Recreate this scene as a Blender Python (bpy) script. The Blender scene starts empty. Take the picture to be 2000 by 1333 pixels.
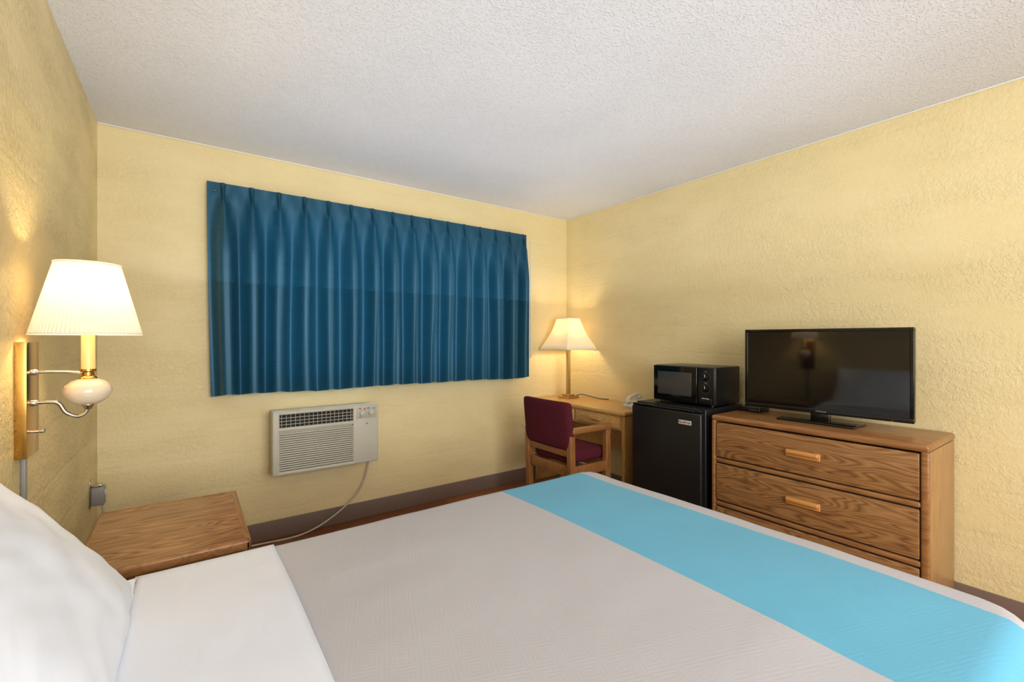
import bpy, bmesh, math, random
from mathutils import Vector, Matrix, noise
random.seed(4)
scene = bpy.context.scene
COL = scene.collection
scene.view_settings.view_transform = 'Standard'
scene.view_settings.look = 'None'
PI = math.pi
R = math.radians

# ------------------------------------------------------------------ helpers
def lin(c):
    out = []
    for v in c:
        v = v / 255.0
        out.append(v / 12.92 if v <= 0.04045 else ((v + 0.055) / 1.055) ** 2.4)
    return (out[0], out[1], out[2], 1.0)

OFF = {}
def finish(me, bm, smooth=40):
    bm.to_mesh(me); bm.free()
    me.shade_smooth()
    me.set_sharp_from_angle(angle=R(smooth))

def obj(name, bm, mat, parent=None, loc=None, smooth=40, label=None):
    if parent is not None: off = OFF[parent.name]
    else: off = Vector(loc) if loc is not None else Vector((0, 0, 0))
    bmesh.ops.translate(bm, verts=bm.verts, vec=-off)
    bmesh.ops.recalc_face_normals(bm, faces=bm.faces)
    me = bpy.data.meshes.new(name)
    finish(me, bm, smooth)
    if mat: me.materials.append(mat)
    o = bpy.data.objects.new(name, me)
    COL.objects.link(o)
    if parent is not None: o.parent = parent
    else: o.location = off
    OFF[o.name] = off
    if label: o['label'] = label
    return o

def thing(name, label, cat, loc, group=None):
    o = bpy.data.objects.new(name, None)
    o.empty_display_size = 0.1
    COL.objects.link(o); o.location = loc
    o['label'] = label; o['category'] = cat
    if group: o['group'] = group
    OFF[o.name] = Vector(loc)
    return o

def tag(o, label, cat, group=None):
    o['label'] = label; o['category'] = cat
    if group: o['group'] = group
    return o

def struct(o):
    o['kind'] = 'structure'; return o

def B(): return bmesh.new()

def box(bm, x0, x1, y0, y1, z0, z1, r=0, seg=3):
    t = bmesh.new()
    bmesh.ops.create_cube(t, size=1)
    for v in t.verts:
        v.co = Vector(((x0+x1)/2 + v.co.x*(x1-x0), (y0+y1)/2 + v.co.y*(y1-y0), (z0+z1)/2 + v.co.z*(z1-z0)))
    if r > 0:
        r = min(r, 0.49*min(abs(x1-x0), abs(y1-y0), abs(z1-z0)))
        bmesh.ops.bevel(t, geom=list(t.edges), offset=r, segments=seg, profile=0.5, affect='EDGES')
    me = bpy.data.meshes.new('tmp'); t.to_mesh(me); t.free()
    bm.from_mesh(me); bpy.data.meshes.remove(me)
    return bm

def b1(*a, **k): return box(B(), *a, **k)

def basis(n):
    n = Vector(n).normalized()
    a = Vector((0, 0, 1)) if abs(n.z) < 0.9 else Vector((1, 0, 0))
    u = n.cross(a).normalized(); v = n.cross(u).normalized()
    return u, v, n

def lathe(bm, prof, origin, axis=(0, 0, 1), seg=32, ripple=0, amp=0, capped=True):
    """prof: list of (radius, along-axis)"""
    u, v, n = basis(axis); origin = Vector(origin)
    rings = []
    for (r, h) in prof:
        ring = []
        for i in range(seg):
            a = 2*PI*i/seg
            rr = r + (amp*math.cos(ripple*a) if ripple else 0)
            ring.append(bm.verts.new(origin + n*h + (u*math.cos(a) + v*math.sin(a))*rr))
        rings.append(ring)
    for k in range(len(rings)-1):
        for i in range(seg):
            j = (i+1) % seg
            bm.faces.new((rings[k][i], rings[k][j], rings[k+1][j], rings[k+1][i]))
    if capped:
        bm.faces.new(rings[0]); bm.faces.new(rings[-1])
    return bm

def crom(pts, n=8):
    P = [Vector(p) for p in pts]
    P = [P[0]*2-P[1]] + P + [P[-1]*2-P[-2]]
    out = []
    for i in range(1, len(P)-2):
        for k in range(n):
            t = k/n
            a, b, c, d = P[i-1], P[i], P[i+1], P[i+2]
            out.append(0.5*((2*b) + (c-a)*t + (2*a-5*b+4*c-d)*t*t + (3*b-a-3*c+d)*t**3))
    out.append(P[-2].copy())
    return out

def tube(bm, pts, r, seg=10, smooth=True, n=8):
    path = crom(pts, n) if smooth else [Vector(p) for p in pts]
    rings = []
    t0 = (path[1]-path[0]).normalized()
    u, v, _ = basis(t0)
    for i, p in enumerate(path):
        if i == 0: t = path[1]-path[0]
        elif i == len(path)-1: t = path[-1]-path[-2]
        else: t = path[i+1]-path[i-1]
        t.normalize()
        u = (u - t*u.dot(t)).normalized(); v = t.cross(u)
        rings.append([bm.verts.new(p + (u*math.cos(2*PI*k/seg) + v*math.sin(2*PI*k/seg))*r) for k in range(seg)])
    for a in range(len(rings)-1):
        for k in range(seg):
            j = (k+1) % seg
            bm.faces.new((rings[a][k], rings[a][j], rings[a+1][j], rings[a+1][k]))
    bm.faces.new(rings[0]); bm.faces.new(rings[-1])
    return bm

def text(body, size, mat, parent, name, origin, ux, uy=(0, 0, 1), align='CENTER', ext=0.0004):
    cu = bpy.data.curves.new('txt', 'FONT')
    cu.body = body; cu.size = size; cu.align_x = align; cu.align_y = 'CENTER'; cu.extrude = ext
    t = bpy.data.objects.new('txt', cu); COL.objects.link(t)
    bpy.context.view_layer.update()
    me = bpy.data.meshes.new_from_object(t.evaluated_get(bpy.context.evaluated_depsgraph_get()))
    bpy.data.objects.remove(t)
    ux = Vector(ux); uy = Vector(uy); n = ux.cross(uy); origin = Vector(origin)
    bm = bmesh.new(); bm.from_mesh(me); bpy.data.meshes.remove(me)
    for v in bm.verts:
        c = v.co.copy(); v.co = origin + ux*c.x + uy*c.y + n*c.z
    return obj(name, bm, mat, parent)

# ------------------------------------------------------------------ materials
def newmat(name):
    m = bpy.data.materials.new(name); m.use_nodes = True
    nt = m.node_tree; p = nt.nodes['Principled BSDF']
    return m, nt, p

def N(nt, t, **k):
    n = nt.nodes.new(t)
    for a, b in k.items(): setattr(n, a, b)
    return n

def plain(name, c, rough=0.5, metal=0.0, spec=0.5, em=None, es=0, coat=0, nscale=0, nstr=0.1, ndist=0.002, sheen=0):
    m, nt, p = newmat(name)
    p.inputs['Base Color'].default_value = lin(c)
    p.inputs['Roughness'].default_value = rough
    p.inputs['Metallic'].default_value = metal
    p.inputs['Specular IOR Level'].default_value = spec
    p.inputs['Coat Weight'].default_value = coat
    p.inputs['Sheen Weight'].default_value = sheen
    if em: p.inputs['Emission Color'].default_value = lin(em); p.inputs['Emission Strength'].default_value = es
    tc = N(nt, 'ShaderNodeTexCoord')
    nz = N(nt, 'ShaderNodeTexNoise'); nz.inputs['Scale'].default_value = nscale or 12; nz.inputs['Detail'].default_value = 4
    nt.links.new(tc.outputs['Object'], nz.inputs['Vector'])
    hsv = N(nt, 'ShaderNodeHueSaturation'); hsv.inputs['Color'].default_value = lin(c)
    mr = N(nt, 'ShaderNodeMapRange'); mr.inputs['To Min'].default_value = 0.97; mr.inputs['To Max'].default_value = 1.03
    nt.links.new(nz.outputs['Fac'], mr.inputs['Value']); nt.links.new(mr.outputs['Result'], hsv.inputs['Value'])
    nt.links.new(hsv.outputs['Color'], p.inputs['Base Color'])
    if nscale:
        bp = N(nt, 'ShaderNodeBump'); bp.inputs['Strength'].default_value = nstr; bp.inputs['Distance'].default_value = ndist
        nt.links.new(nz.outputs['Fac'], bp.inputs['Height']); nt.links.new(bp.outputs['Normal'], p.inputs['Normal'])
    return m

def ramp(nt, stops):
    r = N(nt, 'ShaderNodeValToRGB')
    el = r.color_ramp.elements
    while len(el) < len(stops): el.new(0.5)
    for e, (pos, c) in zip(el, stops):
        e.position = pos; e.color = lin(c) if len(c) == 3 else c
    return r

def wood(name, axis, dark, mid, light, rough=0.35, scale=1.0, off=(0, 0, 0), fig=26, figw=0.5):
    """oak: straight pores plus cathedral bands running along one axis"""
    m, nt, p = newmat(name)
    L = nt.links.new
    tc = N(nt, 'ShaderNodeTexCoord')
    mp = N(nt, 'ShaderNodeMapping')
    s = [9*scale, 9*scale, 9*scale]; s[axis] = 1.3*scale
    mp.inputs['Scale'].default_value = s; mp.inputs['Location'].default_value = off
    L(tc.outputs['Object'], mp.inputs['Vector'])
    base = N(nt, 'ShaderNodeTexNoise'); base.inputs['Scale'].default_value = 0.9; base.inputs['Detail'].default_value = 2
    L(mp.outputs['Vector'], base.inputs['Vector'])
    mu = N(nt, 'ShaderNodeMath', operation='MULTIPLY'); mu.inputs[1].default_value = fig
    L(base.outputs['Fac'], mu.inputs[0])
    fr = N(nt, 'ShaderNodeMath', operation='PINGPONG'); fr.inputs[1].default_value = 0.5
    L(mu.outputs[0], fr.inputs[0])
    m2 = N(nt, 'ShaderNodeMath', operation='MULTIPLY'); m2.inputs[1].default_value = 2.0
    L(fr.outputs[0], m2.inputs[0])
    mp2 = N(nt, 'ShaderNodeMapping')
    s2 = [230*scale]*3; s2[axis] = 7*scale
    mp2.inputs['Scale'].default_value = s2
    L(tc.outputs['Object'], mp2.inputs['Vector'])
    por = N(nt, 'ShaderNodeTexNoise'); por.inputs['Scale'].default_value = 1; por.inputs['Detail'].default_value = 4
    L(mp2.outputs['Vector'], por.inputs['Vector'])
    mix = N(nt, 'ShaderNodeMix', data_type='FLOAT'); mix.inputs[0].default_value = 1-figw
    L(m2.outputs[0], mix.inputs[2]); L(por.outputs['Fac'], mix.inputs[3])
    rp = ramp(nt, [(0.18, dark), (0.46, mid), (0.78, light)])
    L(mix.outputs[0], rp.inputs['Fac']); L(rp.outputs['Color'], p.inputs['Base Color'])
    p.inputs['Roughness'].default_value = rough
    bp = N(nt, 'ShaderNodeBump'); bp.inputs['Strength'].default_value = 0.12; bp.inputs['Distance'].default_value = 0.001
    L(por.outputs['Fac'], bp.inputs['Height']); L(bp.outputs['Normal'], p.inputs['Normal'])
    return m

def stucco(name, c1, c2, rough=0.5, bump=0.5, spec=0.35, dist=.006, scale=44):
    """knockdown stucco trowelled over block courses"""
    m, nt, p = newmat(name); L = nt.links.new
    tc = N(nt, 'ShaderNodeTexCoord')
    n1 = N(nt, 'ShaderNodeTexNoise'); n1.inputs['Scale'].default_value = scale; n1.inputs['Detail'].default_value = 5; n1.inputs['Roughness'].default_value = 0.65; n1.inputs['Distortion'].default_value = 0.4
    L(tc.outputs['Object'], n1.inputs['Vector'])
    k = ramp(nt, [(0.42, (0, 0, 0)), (0.52, (170, 170, 170)), (0.68, (255, 255, 255))])
    L(n1.outputs['Fac'], k.inputs['Fac'])
    n2 = N(nt, 'ShaderNodeTexNoise'); n2.inputs['Scale'].default_value = 3.2; n2.inputs['Detail'].default_value = 3
    mp = N(nt, 'ShaderNodeMapping'); mp.inputs['Scale'].default_value = (0.8, 0.8, 2.0)
    L(tc.outputs['Object'], mp.inputs['Vector']); L(mp.outputs['Vector'], n2.inputs['Vector'])
    k2 = ramp(nt, [(0.38, (140, 140, 140)), (0.62, (255, 255, 255))])
    L(n2.outputs['Fac'], k2.inputs['Fac'])
    mm = N(nt, 'ShaderNodeMath', operation='MULTIPLY')
    L(k.outputs['Color'], mm.inputs[0]); L(k2.outputs['Color'], mm.inputs[1])
    # block courses: shallow wobbling grooves every 20 cm of height
    sx = N(nt, 'ShaderNodeSeparateXYZ'); L(tc.outputs['Object'], sx.inputs[0])
    wob = N(nt, 'ShaderNodeTexNoise'); wob.inputs['Scale'].default_value = 5; wob.inputs['Detail'].default_value = 3
    L(tc.outputs['Object'], wob.inputs['Vector'])
    w1 = N(nt, 'ShaderNodeMath', operation='MULTIPLY_ADD'); w1.inputs[1].default_value = 0.05
    L(wob.outputs['Fac'], w1.inputs[0]); L(sx.outputs['Z'], w1.inputs[2])
    pp = N(nt, 'ShaderNodeMath', operation='PINGPONG'); pp.inputs[1].default_value = 0.10
    L(w1.outputs[0], pp.inputs[0])
    gr = N(nt, 'ShaderNodeMapRange'); gr.inputs['From Min'].default_value = 0.0; gr.inputs['From Max'].default_value = 0.018
    gr.inputs['To Min'].default_value = 0.0; gr.inputs['To Max'].default_value = 0.6; gr.interpolation_type = 'SMOOTHSTEP'
    L(pp.outputs[0], gr.inputs['Value'])
    g2 = N(nt, 'ShaderNodeMath', operation='MULTIPLY'); L(gr.outputs[0], g2.inputs[0]); L(k2.outputs['Color'], g2.inputs[1])
    ad = N(nt, 'ShaderNodeMath', operation='ADD'); L(mm.outputs[0], ad.inputs[0]); L(g2.outputs[0], ad.inputs[1])
    bp = N(nt, 'ShaderNodeBump'); bp.inputs['Strength'].default_value = bump; bp.inputs['Distance'].default_value = dist
    L(ad.outputs[0], bp.inputs['Height']); L(bp.outputs['Normal'], p.inputs['Normal'])
    n3 = N(nt, 'ShaderNodeTexNoise'); n3.inputs['Scale'].default_value = 2.6; n3.inputs['Detail'].default_value = 9; n3.inputs['Roughness'].default_value = 0.75
    mp3 = N(nt, 'ShaderNodeMapping'); mp3.inputs['Scale'].default_value = (0.8, 0.8, 2.2); mp3.inputs['Location'].default_value = (3, 5, 1)
    L(tc.outputs['Object'], mp3.inputs['Vector']); L(mp3.outputs['Vector'], n3.inputs['Vector'])
    cr = ramp(nt, [(0.35, c1), (0.75, c2)])
    L(n3.outputs['Fac'], cr.inputs['Fac']); L(cr.outputs['Color'], p.inputs['Base Color'])
    p.inputs['Roughness'].default_value = rough
    p.inputs['Specular IOR Level'].default_value = spec
    return m

def popcorn(name, c):
    m, nt, p = newmat(name); L = nt.links.new
    tc = N(nt, 'ShaderNodeTexCoord')
    v = N(nt, 'ShaderNodeTexNoise'); v.inputs['Scale'].default_value = 115; v.inputs['Detail'].default_value = 2
    L(tc.outputs['Object'], v.inputs['Vector'])
    k = ramp(nt, [(0.50, (0, 0, 0)), (0.70, (255, 255, 255))])
    L(v.outputs['Fac'], k.inputs['Fac'])
    bp = N(nt, 'ShaderNodeBump'); bp.inputs['Strength'].default_value = 0.65; bp.inputs['Distance'].default_value = 0.0035
    L(k.outputs['Color'], bp.inputs['Height']); L(bp.outputs['Normal'], p.inputs['Normal'])
    n3 = N(nt, 'ShaderNodeTexNoise'); n3.inputs['Scale'].default_value = 1.6; n3.inputs['Detail'].default_value = 4
    L(tc.outputs['Object'], n3.inputs['Vector'])
    c2 = tuple(int(x*0.98) for x in c)
    cr = ramp(nt, [(0.35, c2), (0.6, c)]); L(n3.outputs['Fac'], cr.inputs['Fac']); L(cr.outputs['Color'], p.inputs['Base Color'])
    p.inputs['Roughness'].default_value = 0.85
    p.inputs['Specular IOR Level'].default_value = 0.2
    return m

def satin(name, c, c2):
    m, nt, p = newmat(name); L = nt.links.new
    tc = N(nt, 'ShaderNodeTexCoord')
    mp = N(nt, 'ShaderNodeMapping'); mp.inputs['Scale'].default_value = (5, 5, 320)
    L(tc.outputs['Object'], mp.inputs['Vector'])
    nz = N(nt, 'ShaderNodeTexNoise'); nz.inputs['Scale'].default_value = 1.0; nz.inputs['Detail'].default_value = 2
    L(mp.outputs['Vector'], nz.inputs['Vector'])
    cr = ramp(nt, [(0.3, c), (0.7, c2)]); L(nz.outputs['Fac'], cr.inputs['Fac']); L(cr.outputs['Color'], p.inputs['Base Color'])
    p.inputs['Roughness'].default_value = 0.42
    p.inputs['Specular IOR Level'].default_value = 0.85
    p.inputs['Specular Tint'].default_value = lin((160, 205, 235))
    tr = N(nt, 'ShaderNodeBsdfTranslucent'); tr.inputs['Color'].default_value = lin((30, 120, 160))
    mx = N(nt, 'ShaderNodeMixShader'); mx.inputs[0].default_value = 0.045
    out = nt.nodes['Material Output']
    L(p.outputs[0], mx.inputs[1]); L(tr.outputs[0], mx.inputs[2]); L(mx.outputs[0], out.inputs['Surface'])
    return m

def shade_mat(name, c, es, tint, trans=.45):
    m, nt, p = newmat(name); L = nt.links.new
    p.inputs['Base Color'].default_value = lin(c); p.inputs['Roughness'].default_value = 0.8
    p.inputs['Specular IOR Level'].default_value = 0.1
    p.inputs['Emission Color'].default_value = lin(tint); p.inputs['Emission Strength'].default_value = es
    tr = N(nt, 'ShaderNodeBsdfTranslucent'); tr.inputs['Color'].default_value = lin((255, 240, 215))
    tc = N(nt, 'ShaderNodeTexCoord'); nz = N(nt, 'ShaderNodeTexNoise'); nz.inputs['Scale'].default_value = 60
    L(tc.outputs['Object'], nz.inputs['Vector'])
    bp = N(nt, 'ShaderNodeBump'); bp.inputs['Strength'].default_value = 0.1; bp.inputs['Distance'].default_value = 0.001
    L(nz.outputs['Fac'], bp.inputs['Height']); L(bp.outputs['Normal'], p.inputs['Normal'])
    mx = N(nt, 'ShaderNodeMixShader'); mx.inputs[0].default_value = trans
    out = nt.nodes['Material Output']
    L(p.outputs[0], mx.inputs[1]); L(tr.outputs[0], mx.inputs[2]); L(mx.outputs[0], out.inputs['Surface'])
    return m

def cotton(name, c):
    """white cotton with soft stretched creases"""
    m, nt, p = newmat(name); L = nt.links.new
    tc = N(nt, 'ShaderNodeTexCoord')
    mp = N(nt, 'ShaderNodeMapping'); mp.inputs['Scale'].default_value = (7, 2.2, 4); mp.inputs['Rotation'].default_value = (0, .3, .5)
    L(tc.outputs['Object'], mp.inputs['Vector'])
    nz = N(nt, 'ShaderNodeTexNoise'); nz.inputs['Scale'].default_value = 1.3; nz.inputs['Detail'].default_value = 3; nz.inputs['Distortion'].default_value = .8
    L(mp.outputs['Vector'], nz.inputs['Vector'])
    bp = N(nt, 'ShaderNodeBump'); bp.inputs['Strength'].default_value = 0.3; bp.inputs['Distance'].default_value = 0.02
    L(nz.outputs['Fac'], bp.inputs['Height']); L(bp.outputs['Normal'], p.inputs['Normal'])
    p.inputs['Base Color'].default_value = lin(c); p.inputs['Roughness'].default_value = .85
    p.inputs['Specular IOR Level'].default_value = 0.2
    return m

BX0, BX1, BY0, BY1, BZ = -0.06, 1.695, 0.135, 1.665, 0.612
BAND0, BAND1 = 1.11, 1.585
def spread(name):
    """grey bedspread with blue band across it and woven herringbone relief"""
    m, nt, p = newmat(name); L = nt.links.new
    tc = N(nt, 'ShaderNodeTexCoord')
    sp = N(nt, 'ShaderNodeSeparateXYZ'); L(tc.outputs['Object'], sp.inputs[0])
    g1 = N(nt, 'ShaderNodeMath', operation='GREATER_THAN'); g1.inputs[1].default_value = BAND0
    g2 = N(nt, 'ShaderNodeMath', operation='LESS_THAN'); g2.inputs[1].default_value = BAND1
    L(sp.outputs['X'], g1.inputs[0]); L(sp.outputs['X'], g2.inputs[0])
    mk = N(nt, 'ShaderNodeMath', operation='MULTIPLY'); L(g1.outputs[0], mk.inputs[0]); L(g2.outputs[0], mk.inputs[1])
    def wave(rot):
        mp = N(nt, 'ShaderNodeMapping'); mp.inputs['Rotation'].default_value = (0, 0, R(rot))
        L(tc.outputs['Object'], mp.inputs['Vector'])
        w = N(nt, 'ShaderNodeTexWave'); w.inputs['Scale'].default_value = 32; w.inputs['Distortion'].default_value = 0.0
        L(mp.outputs['Vector'], w.inputs['Vector']); return w
    w1 = wave(20); w2 = wave(-70)
    mp3 = N(nt, 'ShaderNodeMapping'); mp3.inputs['Rotation'].default_value = (0, 0, R(-25))
    L(tc.outputs['Object'], mp3.inputs['Vector'])
    ck = N(nt, 'ShaderNodeTexChecker'); ck.inputs['Scale'].default_value = 20; L(mp3.outputs['Vector'], ck.inputs['Vector'])
    hx = N(nt, 'ShaderNodeMix', data_type='FLOAT'); L(ck.outputs['Fac'], hx.inputs[0]); L(w1.outputs['Fac'], hx.inputs[2]); L(w2.outputs['Fac'], hx.inputs[3])
    mc = N(nt, 'ShaderNodeMix', data_type='RGBA')
    mc.inputs[6].default_value = lin((188, 186, 191)); mc.inputs[7].default_value = lin((100, 176, 208))
    L(mk.outputs[0], mc.inputs[0])
    mr = N(nt, 'ShaderNodeMapRange'); mr.inputs['To Min'].default_value = 0.97; mr.inputs['To Max'].default_value = 1.015
    L(hx.outputs[0], mr.inputs['Value'])
    hs = N(nt, 'ShaderNodeHueSaturation'); L(mc.outputs[2], hs.inputs['Color']); L(mr.outputs[0], hs.inputs['Value'])
    L(hs.outputs[0], p.inputs['Base Color'])
    bp = N(nt, 'ShaderNodeBump'); bp.inputs['Strength'].default_value = 0.12; bp.inputs['Distance'].default_value = 0.001
    L(hx.outputs[0], bp.inputs['Height'])
    mw_ = N(nt, 'ShaderNodeMapping'); mw_.inputs['Scale'].default_value = (2.0, 4, 3); mw_.inputs['Rotation'].default_value = (0, 0, .5)
    L(tc.outputs['Object'], mw_.inputs['Vector'])
    nw = N(nt, 'ShaderNodeTexNoise'); nw.inputs['Scale'].default_value = 1.2; nw.inputs['Detail'].default_value = 2; nw.inputs['Distortion'].default_value = .4
    L(mw_.outputs['Vector'], nw.inputs['Vector'])
    b2 = N(nt, 'ShaderNodeBump'); b2.inputs['Strength'].default_value = 0.12; b2.inputs['Distance'].default_value = 0.02
    L(nw.outputs['Fac'], b2.inputs['Height']); L(bp.outputs['Normal'], b2.inputs['Normal']); L(b2.outputs['Normal'], p.inputs['Normal'])
    p.inputs['Roughness'].default_value = 0.8; p.inputs['Sheen Weight'].default_value = 0.1
    p.inputs['Specular IOR Level'].default_value = 0.25
    return m

def planks(name):
    m, nt, p = newmat(name); L = nt.links.new
    tc = N(nt, 'ShaderNodeTexCoord')
    br = N(nt, 'ShaderNodeTexBrick'); br.inputs['Scale'].default_value = 1
    br.inputs['Brick Width'].default_value = 1.1; br.inputs['Row Height'].default_value = 0.13
    br.inputs['Mortar Size'].default_value = 0.0015
    br.inputs['Color1'].default_value = lin((140, 84, 48)); br.inputs['Color2'].default_value = lin((116, 66, 38)); br.inputs['Mortar'].default_value = lin((50, 28, 16))
    L(tc.outputs['Object'], br.inputs['Vector'])
    mp = N(nt, 'ShaderNodeMapping'); mp.inputs['Scale'].default_value = (2.5, 50, 20); L(tc.outputs['Object'], mp.inputs['Vector'])
    nz = N(nt, 'ShaderNodeTexNoise'); nz.inputs['Scale'].default_value = 1; nz.inputs['Detail'].default_value = 5; L(mp.outputs['Vector'], nz.inputs['Vector'])
    mr = N(nt, 'ShaderNodeMapRange'); mr.inputs['To Min'].default_value = 0.6; mr.inputs['To Max'].default_value = 1.4; L(nz.outputs['Fac'], mr.inputs['Value'])
    hs = N(nt, 'ShaderNodeHueSaturation'); L(br.outputs['Color'], hs.inputs['Color']); L(mr.outputs[0], hs.inputs['Value'])
    L(hs.outputs[0], p.inputs['Base Color']); p.inputs['Roughness'].default_value = 0.35
    return m

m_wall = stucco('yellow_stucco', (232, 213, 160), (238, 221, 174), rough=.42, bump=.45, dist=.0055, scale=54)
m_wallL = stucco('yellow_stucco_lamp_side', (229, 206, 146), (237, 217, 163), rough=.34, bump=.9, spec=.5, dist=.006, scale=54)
m_ceil = popcorn('white_popcorn', (231, 233, 240))
m_floor = planks('laminate')
m_base = plain('brown_vinyl', (124, 104, 94), 0.5)
m_caulk = plain('white_caulk', (232, 228, 214), 0.6)
WD, WM, WL = (96, 60, 32), (148, 102, 60), (172, 126, 82)
m_oakX = wood('oak_x', 0, WD, WM, WL, rough=0.3)
m_oakY = wood('oak_y', 1, WD, WM, WL)
m_oakZ = wood('oak_z', 2, (146, 106, 62), (166, 125, 77), (180, 140, 90), fig=14, figw=.3)
m_oakedge = wood('oak_edge', 1, (120, 78, 42), (150, 102, 58), (170, 120, 72), rough=0.3, fig=12, figw=.3)
m_honeyY = wood('honey_y', 1, (184, 136, 74), (206, 160, 96), (220, 176, 110), rough=0.3, figw=.3)
m_honeyZ = wood('honey_z', 2, (160, 112, 58), (188, 140, 80), (206, 158, 94), rough=0.35, figw=.3)
m_chairw = wood('chair_wood', 2, (116, 72, 36), (146, 96, 52), (168, 116, 66), rough=0.35, figw=.3)
m_pull = plain('orange_wood', (204, 142, 76), 0.3, nscale=20, nstr=0.05)
m_dark = plain('dark_gap', (30, 20, 14), 0.8)
m_curtain = satin('teal_satin', (25, 67, 90), (29, 77, 101))
m_spread = spread('herringbone_spread')
m_sheet = cotton('white_cotton', (230, 234, 245))
m_pillow = cotton('white_pillow_cotton', (234, 238, 247))
m_matt = plain('mattress_white', (220, 220, 220), 0.8)
m_box = plain('box_spring', (120, 110, 104), 0.9)
m_blk = plain('black_plastic', (16, 16, 18), 0.3)
m_blkgl = plain('gloss_black', (8, 8, 10), 0.12, spec=0.5)
m_blktex = plain('black_textured', (20, 20, 22), 0.38, nscale=300, nstr=0.3, ndist=0.001)
m_screen = plain('tv_screen', (6, 6, 8), 0.05, spec=0.65)
m_glass = plain('oven_glass', (64, 63, 60), 0.25, spec=0.5)
m_white = plain('white_plastic', (216, 216, 210), 0.35)
m_ac = plain('ac_beige', (194, 190, 174), 0.45)
m_ac2 = plain('ac_panel', (184, 179, 163), 0.45)
m_acdark = plain('ac_dark', (14, 16, 18), 0.7)
m_red = plain('red_print', (190, 50, 40), 0.5)
m_blueink = plain('blue_print', (60, 110, 160), 0.5)
m_ink = plain('grey_print', (110, 110, 108), 0.5)
m_wht = plain('white_print', (225, 225, 225), 0.4)
m_silver = plain('silver_badge', (200, 198, 192), 0.35)
m_dim = plain('grey_logo', (150, 150, 152), 0.4)
m_brass = plain('brass', (196, 152, 78), 0.2, metal=1)
m_chrome = plain('chrome', (205, 200, 190), 0.15, metal=1)
m_nickel = plain('brushed_warm_metal', (200, 176, 128), 0.28, metal=1)
m_cream = plain('cream_ceramic', (228, 212, 184), 0.18, coat=0.5)
m_candle = plain('candle_sleeve', (236, 206, 138), 0.4, em=(255, 220, 150), es=0.05)
m_shade = shade_mat('pleated_shade', (212, 206, 194), 0.12, (255, 238, 214), .12)
m_shade2 = shade_mat('square_shade', (228, 220, 198), 0.26, (255, 236, 196), .30)
m_burg = plain('burgundy_fabric', (88, 32, 44), 0.95, nscale=260, nstr=0.4, ndist=0.001, spec=.15)
m_cable = plain('grey_cable', (196, 190, 176), 0.5)
m_bcable = plain('black_cable', (20, 20, 20), 0.5)
m_greyp = plain('grey_plastic', (140, 138, 134), 0.4)
m_led = plain('red_led', (150, 20, 14), 0.4, em=(255, 20, 10), es=.4)
m_bulb = plain('bulb', (255, 245, 225), 0.4, em=(255, 225, 170), es=4)

# ------------------------------------------------------------------ room
XL, XR, YB, YF, H = -0.39, 2.99, 3.24, -2.4, 2.44
T = 0.12
struct(obj('floor', b1(XL-T, XR+T, YF-T, YB+T, -0.1, 0), m_floor))
struct(obj('ceiling', b1(XL-T, XR+T, YF-T, YB+T, H, H+0.1), m_ceil))
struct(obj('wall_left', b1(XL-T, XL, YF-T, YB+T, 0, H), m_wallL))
struct(obj('wall_right', b1(XR, XR+T, YF-T, YB+T, 0, H), m_wall))
struct(obj('wall_front', b1(XL, XR, YF-T, YF, 0, H), m_wall))
WX0, WX1, WZ0, WZ1 = 0.28, 2.28, 1.0, 2.12
bm = B()
box(bm, XL, WX0, YB, YB+T, 0, H); box(bm, WX1, XR, YB, YB+T, 0, H)
box(bm, WX0, WX1, YB, YB+T, 0, WZ0); box(bm, WX0, WX1, YB, YB+T, WZ1, H)
struct(obj('wall_back', bm, m_wall))
# window
bm = B()
for a in ((WX0, WX0+.04, WZ0, WZ1), (WX1-.04, WX1, WZ0, WZ1), (WX0+.04, WX1-.04, WZ0, WZ0+.04), (WX0+.04, WX1-.04, WZ1-.04, WZ1), (1.26, 1.30, WZ0+.04, WZ1-.04)):
    box(bm, a[0], a[1], YB+.05, YB+.10, a[2], a[3], r=.004)
w = struct(obj('window_1', bm, m_white))
gm, nt, p = newmat('window_glass')
tb = N(nt, 'ShaderNodeBsdfTransparent'); gl = N(nt, 'ShaderNodeBsdfGlossy'); gl.inputs['Roughness'].default_value = 0.02
mx = N(nt, 'ShaderNodeMixShader'); mx.inputs[0].default_value = 0.08
nt.links.new(tb.outputs[0], mx.inputs[1]); nt.links.new(gl.outputs[0], mx.inputs[2]); nt.links.new(mx.outputs[0], nt.nodes['Material Output'].inputs['Surface'])
obj('pane', b1(WX0+.03, WX1-.03, YB+.072, YB+.078, WZ0+.03, WZ1-.03), gm, w)
# baseboards and caulk trim
bh = 0.118
struct(obj('baseboard_back', b1(XL, XR, YB-.008, YB, 0, bh, r=.003), m_base))
struct(obj('baseboard_right', b1(XR-.008, XR, YF, YB-.008, 0, bh, r=.003), m_base))
struct(obj('baseboard_left', b1(XL, XL+.008, YF, YB-.008, 0, bh, r=.003), m_base))
struct(obj('baseboard_front', b1(XL+.008, XR-.008, YF, YF+.008, 0, bh, r=.003), m_base))
struct(obj('trim_1', b1(XL, XR, YB-.008, YB, H-.010, H, r=.003), m_caulk))
struct(obj('trim_2', b1(XR-.008, XR, YF, YB, H-.010, H, r=.003), m_caulk))

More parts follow.
